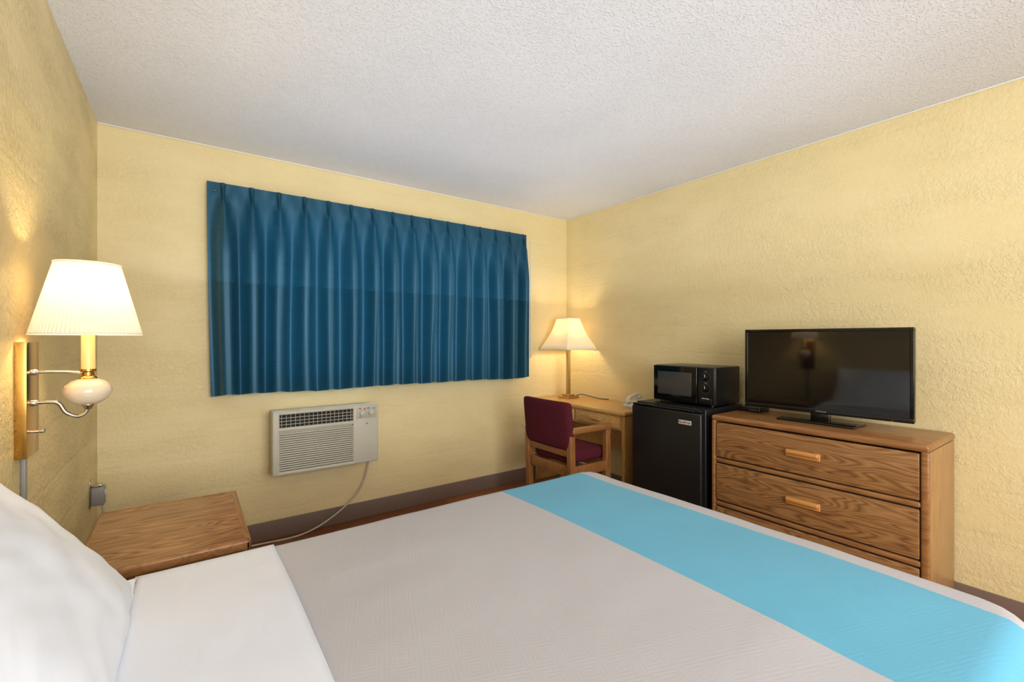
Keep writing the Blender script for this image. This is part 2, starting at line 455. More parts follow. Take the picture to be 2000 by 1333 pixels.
# ------------------------------------------------------------------ bed
def drape(x0, xlim, ylo, yhi, ztop, hem, foot=True, r=0.05, rc=0.10, amp=0.004, seed=0, step=0.02, bulge=0.012):
    bm = B()
    L1 = r*PI/2
    def f(a, lim):
        if a < lim - r: return a, 0
        q = a - (lim - r)
        if q < L1:
            th = q/r
            return lim - r + r*math.sin(th), r*(1-math.cos(th))
        return lim, r + q - L1
    down = ztop - hem - r
    end = xlim - r + L1 + down if foot else xlim
    n = int((end-x0)/step)
    ss = [x0 + (end-x0)*i/n for i in range(n+1)]
    c = (ylo+yhi)/2; hw = (yhi-ylo)/2
    te = hw - r + L1 + down
    n2 = int(2*te/step)
    ts = [-te + 2*te*i/n2 for i in range(n2+1)]
    grid = []
    for s in ss:
        row = []
        px, dx = f(s, xlim) if foot else (s, 0)
        for t in ts:
            py, dy = f(abs(t), hw)
            d = max(dx, dy)
            X, Y = px, py
            if foot and X > xlim-rc and Y > hw-rc:
                vx, vy = X-(xlim-rc), Y-(hw-rc)
                l = math.hypot(vx, vy)
                if l > rc: X = xlim-rc + vx*rc/l; Y = hw-rc + vy*rc/l
                if d < r and l > rc-r:
                    q = min(l, rc) - (rc-r)
                    d = max(d, r - math.sqrt(max(0, r*r-q*q)))
            sg = 1 if t >= 0 else -1
            z = ztop - d
            nz = noise.noise(Vector((s*2.2+seed, t*2.2, seed)))
            nz2 = noise.noise(Vector((s*7+seed, t*7, seed+5)))
            z += amp*nz*1.6 + amp*0.4*nz2
            if d <= 0.001:
                e = min(1, min(hw-abs(t), (xlim-s) if foot else 9)/0.35)
                z += bulge*max(0, e)
            if d > r:
                w = min(1, (d-r)/0.2)*0.012*math.sin((s+t)*14+seed)
                if dy >= dx: Y += w
                if dx >= dy: X += w
            row.append(bm.verts.new((X, c+sg*Y, z)))
        grid.append(row)
    for i in range(len(grid)-1):
        for j in range(len(ts)-1):
            bm.faces.new((grid[i][j], grid[i+1][j], grid[i+1][j+1], grid[i][j+1]))
    bmesh.ops.remove_doubles(bm, verts=bm.verts, dist=0.0004)
    return bm

bed = thing('bed', 'queen bed with white fitted mattress along the left wall', 'bed', (0.65, 0.9, 0))
obj('box_spring', b1(-.375, 1.655, BY0+.04, BY1-.04, .14, .34, r=.03), m_box, bed)
obj('mattress', b1(-.375, 1.665, BY0+.03, BY1-.03, .342, .596, r=.05, seg=5), m_matt, bed)
for x in (-.33, 1.58):
    for y in (BY0+.1, BY1-.1):
        obj('leg', lathe(B(), [(.018, 0), (.022, .02), (.022, .14)], (x, y, 0), seg=16), m_blk, bed)

def solid(o, t):
    md = o.modifiers.new('thick', 'SOLIDIFY'); md.thickness = t; md.offset = 0
    return o
sp_o = obj('bedspread', drape(.212, BX1, BY0, BY1, BZ, .19, seed=3), m_spread, smooth=80)
tag(sp_o, 'grey herringbone bedspread with a wide bright blue band across the foot of the bed', 'bedspread'); solid(sp_o, .004)
sh_o = obj('bed_sheet', drape(-.118, .226, BY0-.006, BY1+.006, BZ+.006, .27, foot=False, seed=9, amp=.004), m_sheet, smooth=80)
tag(sh_o, 'white sheet folded over the top of the grey bedspread', 'sheet'); solid(sh_o, .003)
us = obj('fitted_sheet', drape(-.378, .19, BY0+.012, BY1-.006, BZ-.001, .30, foot=False, seed=9, amp=.004, bulge=.010), m_sheet, bed, smooth=80)

def pillow_bm(c, vdir, ndir, w, h, th, seed=0):
    bm = B(); n = 60
    c = Vector(c); V = Vector(vdir).normalized(); Nn = Vector(ndir).normalized(); U = Vector((0, 1, 0))
    def pt(a, b, side):
        ex = 1 - 0.10*(1-abs(b)**2.0)*abs(a)**6*0.6
        ey = 1 - 0.10*(1-abs(a)**2.0)*abs(b)**6*0.6
        f = ((1-abs(a)**2.0)*(1-abs(b)**(2.4 if b > 0 else 3.0)))
        t = th/2*max(0, f)**0.65
        wr = noise.noise(Vector((a*1.6+seed, b*1.6, side*3)))*0.010*f**.5 + noise.noise(Vector((a*4+b*2+seed, b*3.5-a, side*2)))*0.006*f**.3
        cr = math.sin((abs(a)-abs(b))*16+noise.noise(Vector((a*3, b*3, 4)))*3)*.003*(abs(a*b))**.7*f**.25
        p = c + U*(a*w/2*ex) + V*(b*h/2*ey) + Nn*(side*(t + wr + cr))
        if p.z < .626: p.z = .626 + (p.z-.626)*.04     # flattened where it rests on the bed
        return p
    G = {}
    for side in (1, -1):
        for i in range(n+1):
            for j in range(n+1):
                a = math.sin((i/n*2-1)*PI/2); b = math.sin((j/n*2-1)*PI/2)
                G[side, i, j] = bm.verts.new(pt(a, b, side))
        for i in range(n):
            for j in range(n):
                bm.faces.new((G[side, i, j], G[side, i+1, j], G[side, i+1, j+1], G[side, i, j+1]))
    bmesh.ops.remove_doubles(bm, verts=bm.verts, dist=0.0006)
    return bm
pl = obj('pillow', pillow_bm((-.250, 1.235, .778), (-.60, 0, .80), (.80, 0, .60), .74, .46, .118), m_pillow, smooth=80, loc=(-.2, 1.25, .62))
tag(pl, 'plump white pillow propped against the left wall at the head of the bed', 'pillow')

# ------------------------------------------------------------------ nightstand
ns = thing('nightstand', 'low oak nightstand between the bed and the window wall', 'nightstand', (-.05, 2.065, 0))
nx0, nx1, ny0, ny1, nz = -.277, .178, 1.758, 2.372, .60
obj('top', b1(nx0+.01, nx1-.018, ny0+.018, ny1-.01, nz-.030, nz-.002), wood('oak_ns', 0, (104, 66, 36), (158, 110, 66), (186, 140, 92), rough=0.25, scale=1.1), ns)
bm = B()
box(bm, nx0, nx1, ny0, ny0+.022, nz-.036, nz, r=.009, seg=4); box(bm, nx0, nx1, ny1-.014, ny1, nz-.036, nz, r=.006)
box(bm, nx1-.022, nx1, ny0, ny1, nz-.036, nz, r=.009, seg=4); box(bm, nx0, nx0+.014, ny0, ny1, nz-.036, nz, r=.006)
obj('edge_band', bm, m_oakedge, ns)
bm = B(); box(bm, nx0+.01, nx1-.035, ny0+.012, ny0+.030, .06, nz-.034); box(bm, nx0+.01, nx1-.035, ny1-.030, ny1-.012, .06, nz-.034)
box(bm, nx0+.01, nx0+.02, ny0+.03, ny1-.03, .06, nz-.034); box(bm, nx0+.02, nx1-.04, ny0+.03, ny1-.03, .06, .08)
obj('body', bm, m_oakX, ns)
for z0, z1 in ((.34, .555), (.09, .325)):
    d = obj('drawer', b1(nx1-.034, nx1-.014, ny0+.018, ny1-.018, z0, z1, r=.005), m_oakY, ns)
    obj('handle', b1(nx1-.014, nx1+.008, 1.99, 2.14, (z0+z1)/2-.015, (z0+z1)/2+.015, r=.009), m_pull, d)
obj('plinth', b1(nx0+.02, nx1-.05, ny0+.03, ny1-.03, 0, .06), m_dark, ns)

# ------------------------------------------------------------------ dresser
dr = thing('dresser', 'wide oak dresser with wooden pull handles under the television', 'dresser', (2.75, .99, 0))
dx0, dx1, dy0, dy1, dz = 2.525, 2.975, .508, 1.473, .833
obj('top', b1(dx0-.004, dx1, dy0-.004, dy1+.004, dz-.034, dz, r=.014, seg=4), m_oakedge, dr)
obj('side_panel', b1(dx0+.012, dx1, dy0, dy0+.02, .0, dz-.035, r=.003), m_oakZ, dr)
obj('side_panel', b1(dx0+.012, dx1, dy1-.02, dy1, .0, dz-.035, r=.003), m_oakZ, dr)
bm = B()
box(bm, dx0-.002, dx0+.022, dy0-.002, dy0+.028, 0, dz-.03, r=.009); box(bm, dx0-.002, dx0+.022, dy1-.024, dy1+.002, 0, dz-.03, r=.009)
for za, zb in ((.585, .560), (.332, .307), (.085, .03)):
    box(bm, dx0-.002, dx0+.02, dy0+.027, dy1-.023, zb, za, r=.008)
obj('face_frame', bm, m_oakedge, dr)
obj('back_panel', b1(dx1-.008, dx1-.001, dy0+.02, dy1-.02, .03, dz-.035), m_oakZ, dr)
obj('gap_shade_sheet', b1(dx0+.012, dx0+.016, dy0+.02, dy1-.02, .04, dz-.04), m_dark, dr)  # near-black sheet behind the drawers, paints the shade in their gaps
for i, (z0, z1) in enumerate(((.592, .792), (.340, .553), (.092, .300))):
    dw = obj('drawer', b1(dx0-.003, dx0+.014, dy0+.031, dy1-.028, z0, z1, r=.004),
             wood('oak_drawer%d' % i, 1, (100, 64, 36), (148, 104, 62), (170, 126, 80), rough=0.33, scale=1.15, off=(0, .4+i*3.3, i*1.7), fig=26, figw=.45), dr)
    zc = (z0+z1)/2+.003
    bm = B()
    box(bm, dx0-.016, dx0-.002, .985-.080, .985+.080, zc-.019, zc+.019, r=.010, seg=4)
    box(bm, dx0-.029, dx0-.008, .985-.076, .985+.076, zc-.004, zc+.019, r=.0095, seg=4)
    obj('handle', bm, m_pull, dw)

# ------------------------------------------------------------------ television
tv = thing('television', 'flat black television standing on the oak dresser', 'television', (2.76, .995, dz))
ang = math.atan2(.04, .77)
cx, cy = 2.76, .995
def tvx(bm):
    M = Matrix.Translation((cx, cy, 0)) @ Matrix.Rotation(ang, 4, 'Z')
    bmesh.ops.transform(bm, matrix=M, verts=bm.verts); return bm
W2, z0, z1 = .386, .880, 1.337
bm = B(); box(bm, -.004, .03, -W2, W2, z0, z1, r=.006); box(bm, .03, .06, -.28, .28, z0+.03, z1-.10, r=.015)
obj('housing', tvx(bm), m_blkgl, tv)
bm = B()
box(bm, -.012, -.003, -W2, W2, z1-.016, z1, r=.003); box(bm, -.012, -.003, -W2, W2, z0, z0+.024, r=.003)
box(bm, -.012, -.003, -W2, -W2+.016, z0+.02, z1-.014, r=.003); box(bm, -.012, -.003, W2-.016, W2, z0+.02, z1-.014, r=.003)
obj('bezel', tvx(bm), m_blkgl, tv)
obj('screen', tvx(b1(-.0075, -.004, -W2+.015, W2-.015, z0+.023, z1-.015)), m_screen, tv)
bm = B(); box(bm, -.002, .028, -.045, .045, dz+.008, z0+.01, r=.006)
obj('stand_neck', tvx(bm), m_blkgl, tv)
obj('stand_base', b1(2.665, 2.85, .815, 1.175, dz, dz+.012, r=.005), m_blkgl, tv)
text('WESTINGHOUSE', .009, m_dim, tv, 'logo', (cx-.0125, cy, z0+.012), (0, -1, 0))
obj('indicator_light', tvx(b1(-.0135, -.011, -.308, -.303, z0+.004, z0+.007)), m_led, tv)

# cable box on dresser
cb = thing('cable_box', 'small black cable box on the dresser behind the television corner', 'cable box', (2.87, 1.40, dz))
obj('housing', b1(2.80, 2.93, 1.33, 1.46, dz+.003, dz+.028, r=.004), m_blk, cb)
for y in (1.35, 1.365, 1.38): obj('button', b1(2.7985, 2.8005, y, y+.006, dz+.012, dz+.016), m_greyp, cb)
for x in (2.81, 2.92):
    for y in (1.34, 1.45): obj('foot', b1(x-.005, x+.005, y-.005, y+.005, dz, dz+.004), m_blk, cb)

# ------------------------------------------------------------------ mini fridge
fr = thing('mini_fridge', 'black compact refrigerator between the desk and the dresser', 'refrigerator', (2.7, 1.77, 0))
fx0, fx1, fy0, fy1, fz = 2.48, 2.965, 1.515, 2.03, .853
obj('cabinet', b1(fx0+.052, fx1, fy0, fy1, .02, fz, r=.006), m_blktex, fr)
d = obj('door', b1(fx0, fx0+.046, fy0, fy1, .05, fz-.022, r=.010), m_blktex, fr)
obj('handle', b1(fx0+.004, fx0+.047, fy0+.05, fy1-.005, fz-.020, fz-.006, r=.005), m_blkgl, d)
obj('gasket', b1(fx0+.046, fx0+.052, fy0+.01, fy1-.01, .055, fz-.03), m_greyp, fr)
obj('hinge', b1(fx0+.012, fx0+.060, fy0+.01, fy0+.05, fz-.018, fz-.001, r=.003), m_blk, fr)
badge = obj('badge', b1(fx0-.0016, fx0+.001, 1.578, 1.666, .755, .781, r=.0012), m_silver, fr, label='small pale silver badge with dark lettering')
text('Micro', .016, m_acdark, badge, 'lettering', (fx0-.002, 1.6445, .769), (0, -1, 0))
text('Fridge', .016, m_acdark, badge, 'lettering', (fx0-.002, 1.6005, .769), (0, -1, 0))
obj('red_mark', lathe(B(), [(.0042, 0), (.0042, .001)], (fx0-.0016, 1.6222, .769), axis=(-1, 0, 0), seg=16), m_red, badge)
for x in (fx0+.08, fx1-.05):
    for y in (fy0+.05, fy1-.05):
        obj('foot', lathe(B(), [(.018, 0), (.018, .02)], (x, y, 0), seg=14), m_blk, fr)

# ------------------------------------------------------------------ microwave
mw = thing('microwave', 'small black microwave with two dials on top of the refrigerator', 'microwave', (2.78, 1.74, fz))
mx0, mx1, my0, my1, mz0, mz1 = 2.635, 2.935, 1.518, 1.962, fz+.012, 1.104
obj('housing', b1(mx0+.012, mx1, my0, my1, mz0, mz1, r=.006), m_blk, mw)
d = obj('door', b1(mx0-.006, mx0+.012, my0+.118, my1, mz0+.002, mz1-.002, r=.005), m_blkgl, mw)
obj('window', b1(mx0-.0075, mx0-.005, my0+.155, my1-.035, mz0+.045, mz1-.042, r=.001), m_glass, d)
cp = obj('control_panel', b1(mx0-.004, mx0+.012, my0, my0+.114, mz0+.002, mz1-.002, r=.005), m_blk, mw)
for z in (1.040, .968):
    k = obj('dial', lathe(B(), [(.021, 0), (.020, .012), (.015, .014), (.003, .0145)], (mx0-.004, my0+.057, z), axis=(-1, 0, 0), seg=28), m_blkgl, cp)
    obj('pointer', b1(mx0-.020, mx0-.0185, my0+.0555, my0+.0585, z+.002, z+.018), m_wht, cp)
    bm = B()
    for i in range(12):
        a = 2*PI*i/12
        y = my0+.057+math.cos(a)*.029; zz = z+math.sin(a)*.029
        box(bm, mx0-.0048, mx0-.0038, y-.0012, y+.0012, zz-.0012, zz+.0012)
    obj('dial_marking', bm, m_dim, cp)
obj('door_button', b1(mx0-.008, mx0-.003, my0+.018, my0+.096, mz0+.014, mz0+.044, r=.002), m_blk, cp)
text('MicroFridge', .010, m_wht, cp, 'lettering', (mx0-.0085, my0+.057, .908), (0, -1, 0))
text('TIMER', .006, m_dim, cp, 'lettering', (mx0-.0047, my0+.057, 1.077), (0, -1, 0))
text('POWER', .006, m_dim, cp, 'lettering', (mx0-.0047, my0+.057, 1.004), (0, -1, 0))
for x in (mx0+.04, mx1-.04):
    for y in (my0+.04, my1-.04):
        obj('foot', lathe(B(), [(.012, 0), (.012, .012)], (x, y, fz+.001), seg=14), m_blk, mw)

# ------------------------------------------------------------------ desk
dk = thing('desk', 'light oak writing desk in the corner beside the refrigerator', 'desk', (2.77, 2.69, 0))
kx0, kx1, ky0, ky1, kz = 2.56, 2.975, 2.165, 3.225, .75
obj('top', b1(kx0, kx1, ky0, ky1, kz-.032, kz, r=.012, seg=4), m_honeyY, dk)
obj('end_panel', b1(kx0+.018, kx1-.01, ky0+.01, ky0+.04, 0, kz-.034, r=.006), m_honeyZ, dk)
obj('end_panel', b1(kx0+.018, kx1-.01, ky1-.04, ky1-.01, 0, kz-.034, r=.006), m_honeyZ, dk)
obj('apron', b1(kx0+.03, kx0+.05, ky0+.042, ky1-.042, .605, kz-.034), m_honeyY, dk)
for a, b_ in ((ky0+.06, 2.68), (2.71, ky1-.06)):
    d = obj('drawer', b1(kx0+.016, kx0+.030, a, b_, .618, .704, r=.004), m_honeyY, dk)
    obj('handle', b1(kx0-.004, kx0+.017, (a+b_)/2-.05, (a+b_)/2+.05, .652, .670, r=.008), m_pull, d)
obj('modesty_panel', b1(kx1-.03, kx1-.012, ky0+.042, ky1-.042, .35, kz-.034), m_honeyY, dk)

# ------------------------------------------------------------------ desk lamp
lx, ly = 2.80, 3.01
dl = thing('table_lamp', 'lit desk lamp with square tapered shade in the room corner', 'lamp', (lx, ly, kz))
bm = B(); box(bm, lx-.068, lx+.068, ly-.068, ly+.068, kz, kz+.018, r=.003); box(bm, lx-.042, lx+.042, ly-.042, ly+.042, kz+.018, kz+.034, r=.003)
obj('base', bm, m_nickel, dl)
bm = B(); box(bm, lx-.015, lx-.001, ly-.015, ly+.015, kz+.034, 1.20, r=.002); box(bm, lx+.001, lx+.015, ly-.015, ly+.015, kz+.034, 1.20, r=.002)
obj('column', bm, m_nickel, dl)
def pyr(b, t, za, zb):
    bm = B(); n = 12; rings = []
    for k in range(9):
        f = k/8
        s = b + (t-b)*f - .012*math.sin(PI*f)
        z = za + (zb-za)*f
        ring = []
        for (ax, ay, bx_, by_) in ((-1, -1, 1, -1), (1, -1, 1, 1), (1, 1, -1, 1), (-1, 1, -1, -1)):
            for i in range(n):
                q = i/n
                ring.append(bm.verts.new((lx+s*(ax+(bx_-ax)*q), ly+s*(ay+(by_-ay)*q), z)))
        rings.append(ring)
    for k in range(8):
        for i in range(4*n):
            j = (i+1) % (4*n)
            bm.faces.new((rings[k][i], rings[k][j], rings[k+1][j], rings[k+1][i]))
    return bm
s = obj('lamp_shade', pyr(.182, .072, 1.188, 1.470), m_shade2, dl); solid(s, .002)
for z, q in ((1.189, .182), (1.469, .073)):
    P = [(lx-q, ly-q, z), (lx+q, ly-q, z), (lx+q, ly+q, z), (lx-q, ly+q, z), (lx-q, ly-q, z)]
    obj('shade_trim', tube(B(), P, .003, seg=6, smooth=False), m_caulk, s)
obj('bulb', lathe(B(), [(.004, 0), (.013, .005), (.014, .03), (.03, .07), (.031, .09), (.02, .115), (.003, .122)], (lx, ly, 1.225), seg=20), m_bulb, dl)
obj('socket', lathe(B(), [(.016, 0), (.016, .03)], (lx, ly, 1.198), seg=16), m_nickel, dl)
obj('power_cord', tube(B(), [(lx+.06, ly-.02, kz+.012), (lx+.09, ly-.07, kz+.030), (lx+.12, ly-.15, kz+.02), (lx+.15, ly-.24, kz+.006), (lx+.17, ly-.33, kz+.006)], .0035), m_bcable, dl)

# ------------------------------------------------------------------ telephone
ph = thing('telephone', 'white desk telephone at the end of the desk behind the microwave', 'telephone', (2.86, 2.28, kz))
def phs(bm):
    for v in bm.verts:
        v.co = Vector((2.86+(v.co.x-2.86)*.95, 2.275+(v.co.y-2.275)*.95, kz+(v.co.z-kz)*.88))
    return bm
bm = B()
px0, px1, py0, py1 = 2.76, 2.95, 2.19, 2.36
vs = []
for (x, y, z) in ((px0, py0, 0.002), (px1, py0, .002), (px1, py1, .002), (px0, py1, .002), (px0+.005, py0+.005, .025), (px1-.01, py0+.005, .065), (px1-.01, py1-.005, .065), (px0+.005, py1-.005, .025)):
    vs.append(bm.verts.new((x, y, kz+z)))
for f in ((0, 1, 2, 3), (4, 5, 6, 7), (0, 1, 5, 4), (1, 2, 6, 5), (2, 3, 7, 6), (3, 0, 4, 7)): bm.faces.new([vs[i] for i in f])
bmesh.ops.recalc_face_normals(bm, faces=bm.faces)
bmesh.ops.bevel(bm, geom=list(bm.edges), offset=.006, segments=3, profile=.5, affect='EDGES')
pb = obj('phone_base', phs(bm), m_white, ph)
bm = B()
for i in range(4):
    for j in range(3):
        x = px0+.03+i*.026; y = 2.215+j*.024; z = kz+.025+(x-px0)/.19*.040
        box(bm, x, x+.016, y, y+.016, z, z+.007, r=.002)
obj('keypad', phs(bm), m_greyp, pb)
bm = B()
tube(bm, [(2.785, 2.325, kz+.055), (2.80, 2.325, kz+.082), (2.86, 2.325, kz+.098), (2.92, 2.325, kz+.105), (2.94, 2.325, kz+.085)], .014, seg=12)
lathe(bm, [(.012, 0), (.024, .004), (.026, .02), (.016, .03)], (2.79, 2.325, kz+.036), axis=(.1, 0, 1), seg=20)
lathe(bm, [(.012, 0), (.024, .004), (.026, .02), (.016, .03)], (2.925, 2.325, kz+.070), axis=(-.1, 0, 1), seg=20)
obj('handset', phs(bm), m_white, ph)
pts = [(2.78, 2.345, kz+.04)]
for i in range(40):
    a = i*PI/2; pts.append((2.775-.05*math.sin(i/40*PI)+.006*math.cos(a), 2.355-.13*i/40, kz+.012+.006*math.sin(a)))
obj('coiled_cord', phs(tube(B(), pts, .002, seg=6, n=3)), m_white, ph)

# ------------------------------------------------------------------ desk chair
ch = thing('desk_chair', 'wooden armchair with burgundy padded seat and back at the desk', 'chair', (2.31, 2.48, 0))
def prism_tilt(bm, dx):
    for v in bm.verts: v.co.x -= dx*max(0, v.co.z-.48)
    return bm
def slab_y(y0, y1, xc, th, z0, z1, curve, r=.02):
    """padded back: rounded section swept along y, bowed away from the sitter"""
    bm = B(); n = 28; m = 40; rings = []
    zc, hz = (z0+z1)/2, (z1-z0)/2
    for i in range(n+1):
        u = -math.cos(PI*i/n)
        y = (y0+y1)/2 + u*(y1-y0)/2
        e = (1-abs(u)**14)**.5 if abs(u) < 1 else 0
        e = max(e, .02)
        bow = -curve*(1-u*u)
        ring = []
        for k in range(m):
            a = 2*PI*k/m
            ca, sa = math.cos(a), math.sin(a)
            X = math.copysign(abs(ca)**.55, ca)*th/2*e
            Z = math.copysign(abs(sa)**.22, sa)*(hz - r*(1-e))
            ring.append(bm.verts.new((xc+bow+X, y, zc+Z)))
        rings.append(ring)
    for a in range(n):
        for k in range(m):
            j = (k+1) % m
            bm.faces.new((rings[a][k], rings[a][j], rings[a+1][j], rings[a+1][k]))
    bm.faces.new(rings[0]); bm.faces.new(rings[-1])
    return bm
obj('backrest', prism_tilt(slab_y(2.226, 2.734, 2.128, .058, .520, .850, .022), .10), m_burg, ch, smooth=60)
obj('seat', b1(2.135, 2.535, 2.285, 2.675, .408, .490, r=.030, seg=5), m_burg, ch)
for y in (2.226, 2.690):
    obj('leg', prism_tilt(b1(2.105, 2.150, y, y+.044, 0, .62, r=.006), .10), m_chairw, ch)
    obj('leg', b1(2.445, 2.492, y, y+.044, 0, .640, r=.006), m_chairw, ch)
    obj('armrest', b1(2.11, 2.505, y-.008, y+.050, .628, .668, r=.014, seg=4), m_chairw, ch)
    obj('side_rail', b1(2.14, 2.455, y+.008, y+.036, .335, .405, r=.004), m_chairw, ch)
    obj('stretcher', b1(2.14, 2.455, y+.010, y+.034, .12, .165, r=.004), m_chairw, ch)
obj('back_rail', b1(2.112, 2.135, 2.268, 2.692, .335, .405, r=.004), m_chairw, ch)
obj('back_rail', b1(2.106, 2.128, 2.268, 2.692, .47, .515, r=.004), m_chairw, ch)
obj('front_rail', b1(2.462, 2.485, 2.268, 2.692, .335, .405, r=.004), m_chairw, ch)

# ------------------------------------------------------------------ air conditioner
ac = thing('air_conditioner', 'beige wall air conditioner below the blue curtain', 'air conditioner', (.74, 3.24, .455))
ax0, ax1, az0, az1, ay = .415, 1.062, .448, .836, 3.04
bm = B(); box(bm, ax0+.012, ax1-.012, ay+.05, YB+.02, az0+.012, az1-.01, r=.004)
obj('sleeve', bm, m_ac2, ac)
bm = B()
Lx0, Lx1, Lz0, Lz1 = .455, .893, .738, .816
box(bm, ax0, ax1, ay+.022, ay+.09, az0, az1, r=.014, seg=4)
box(bm, ax0, Lx0, ay, ay+.03, az0, az1, r=.008); box(bm, Lx1, ax1, ay, ay+.03, az0, az1, r=.008)
box(bm, Lx0-.01, Lx1+.01, ay, ay+.03, Lz1, az1, r=.006); box(bm, Lx0-.01, Lx1+.01, ay, ay+.03, .715, Lz0, r=.005)
box(bm, Lx0-.01, Lx1+.01, ay, ay+.03, az0, az0+.022, r=.006)
hs = obj('front_housing', bm, m_ac, ac)
lv = obj('air_outlet', b1(Lx0, Lx1, ay+.018, ay+.0225, Lz0-.002, Lz1+.002), m_acdark, ac)
bm = B()
for i in range(3):
    z = Lz0+.017+i*.020
    box(bm, Lx0, Lx1, ay+.004, ay+.014, z, z+.0025)
for i in range(17):
    x = Lx0+.012+i*(Lx1-Lx0-.024)/16
    box(bm, x-.0011, x+.0011, ay+.012, ay+.018, Lz0, Lz1)
obj('louver', bm, m_ac, lv)
bm = B()
for i in range(17):
    z = .477+i*.0136
    box(bm, Lx0-.004, Lx1+.004, ay+.001, ay+.024, z, z+.0085, r=.002, seg=2)
obj('intake_grille', bm, m_ac, ac)
cp = obj('control_panel', b1(.915, 1.050, ay-.003, ay+.002, .748, .826, r=.0015), m_ac2, ac)
for x in (.952, 1.012):
    obj('knob', lathe(B(), [(.018, 0), (.017, .012), (.012, .014), (.002, .0145)], (x, ay-.003, .783), axis=(0, -1, 0), seg=24), m_ac, cp)
    bm = B()
    for i in range(9):
        a = PI*i/8
        box(bm, x+.024*math.cos(a)-.001, x+.024*math.cos(a)+.001, ay-.0036, ay-.003, .783+.024*math.sin(a)-.001, .783+.024*math.sin(a)+.001)
    obj('dial_marking', bm, m_ink, cp)
for a, b_, c, d in ((.93, .945, .811, .818), (.963, .975, .806, .814), (.935, .94, .754, .762)):
    obj('red_marking', b1(a, b_, ay-.0036, ay-.003, c, d), m_red, cp)
for a, b_, c, d in ((.985, 1.0, .811, .818), (1.025, 1.037, .808, .814)):
    obj('blue_marking', b1(a, b_, ay-.0036, ay-.003, c, d), m_blueink, cp)
obj('emblem', lathe(B(), [(.007, 0), (.006, .002)], (.985, ay-.0005, .711), axis=(0, -1, 0), seg=20), m_greyp, ac)
obj('power_cord', tube(B(), [(1.0, 3.15, .462), (1.035, 3.185, .43), (1.04, 3.195, .37), (.976, 3.195, .21), (.80, 3.19, .075), (.60, 3.17, .010), (.34, 3.178, .008), (.05, 3.185, .008), (-.2, 3.16, .03), (-.33, 3.06, .2), (-.345, 3.035, .445)], .0055), m_cable, ac)

# ------------------------------------------------------------------ outlet and plug
ol = thing('wall_outlet', 'metal wall outlet low on the left wall near the corner', 'outlet', (XL, 3.03, .52))
obj('cover_plate', b1(XL, XL+.006, 2.985, 3.075, .450, .580, r=.002), m_chrome, ol)
pg = thing('plug_adapter', 'grey plug adapter plugged into the outlet by the nightstand', 'plug', (XL+.006, 3.03, .5))
obj('housing', b1(XL+.006, XL+.055, 3.0, 3.06, .455, .545, r=.005), m_greyp, pg)
obj('button', b1(XL+.055, XL+.059, 3.012, 3.03, .505, .53, r=.001), m_white, pg)
obj('switch_lever', b1(XL+.015, XL+.045, 3.008, 3.05, .545, .556, r=.002), m_chrome, pg)

# ------------------------------------------------------------------ curtain
cz0, cz1, cx0_, cx1_ = .948, 2.212, .092, 2.46
def curtain_bm():
    bm = B(); nx, nzr = 1000, 60
    P0, SP = .172, .1500
    rows = []
    def rnd(k, s):
        v = math.sin(k*12.9898+s*78.233)*43758.5453; return v-math.floor(v)
    def ss(t): t = min(1, max(0, t)); return t*t*(3-2*t)
    def lerp_k(u, s):
        k = math.floor(u); q = ss(u-k); return rnd(k, s)*(1-q) + rnd(k+1, s)*q
    for j in range(nzr+1):
        f = (j/nzr)**1.25
        row = []
        for i in range(nx+1):
            x = cx0_ + (cx1_-cx0_)*i/nx
            z = cz1 + (cz0-cz1)*f
            h = cz1 - z
            hh = min(1, h/.45)
            drift = .020*hh*noise.noise(Vector((x*3.1, h*.9, 7)))
            u = (x + drift - P0)/SP
            end = min(1, max(0, (x-cx0_)/.05), max(0, (cx1_-x)/.03))
            c = .5+.5*math.cos(2*PI*u)
            d = abs((x-P0)/SP-round((x-P0)/SP))*SP
            wd = .020 - .009*min(1, h/.085)
            pinch = (.5+.5*math.cos(PI*min(1, d/wd)))*(.012+.024*min(1, h/.06))
            head = pinch + .003*math.sin(x*60)*min(1, h/.05)
            sk = .45*math.sin(2*PI*u)
            c2 = .5+.5*math.cos(2*PI*u + sk*(lerp_k(u, 3)-.2))
            amp = .086*(.82+.32*lerp_k(u, 1))
            body = amp*math.sin(PI/2*c2)
            split = max(0, lerp_k(u+.5, 5)-.5)*1.2
            body -= split*.028*c2**3*ss((h-.6)/.5)
            body += .004*noise.noise(Vector((x*7, h*1.4, 2)))
            fan = .052*c**4
            t = ss((h-.10)/.34)
            t2 = min(1, max(0, (h-.08)/.06))
            y = head*(1-t2) + (fan*(1-t) + body*t)*t2
            y *= .25+.75*end
            xx = x + .020*(1-min(1, (x-cx0_)/.35))*f**1.5
            zz = z + (.007*math.cos(2*PI*u)*f) + .016*noise.noise(Vector((x*2, 4, 0)))*f
            row.append(bm.verts.new((xx, 3.190-y, zz)))
        rows.append(row)
    for j in range(nzr):
        for i in range(nx):
            bm.faces.new((rows[j][i], rows[j][i+1], rows[j+1][i+1], rows[j+1][i]))
    return bm
cu = thing('curtain', 'dark teal blue pinch pleated curtain drawn across the window', 'curtain', (1.28, 3.2, cz0))
fab = obj('fabric', curtain_bm(), m_curtain, cu, smooth=80)
obj('curtain_rail', b1(cx0_+.01, cx1_-.01, 3.196, 3.238, 2.165, 2.19, r=.002), m_white, cu)
obj('draw_wand', tube(B(), [(2.437, 3.10, 2.14), (2.437, 3.095, 1.12)], .005, seg=8, smooth=False), m_white, cu)
obj('hook', lathe(B(), [(.006, 0), (.006, .006), (.003, .010)], (.135, 3.172, 2.155), axis=(0, -1, 0), seg=12), m_brass, cu)

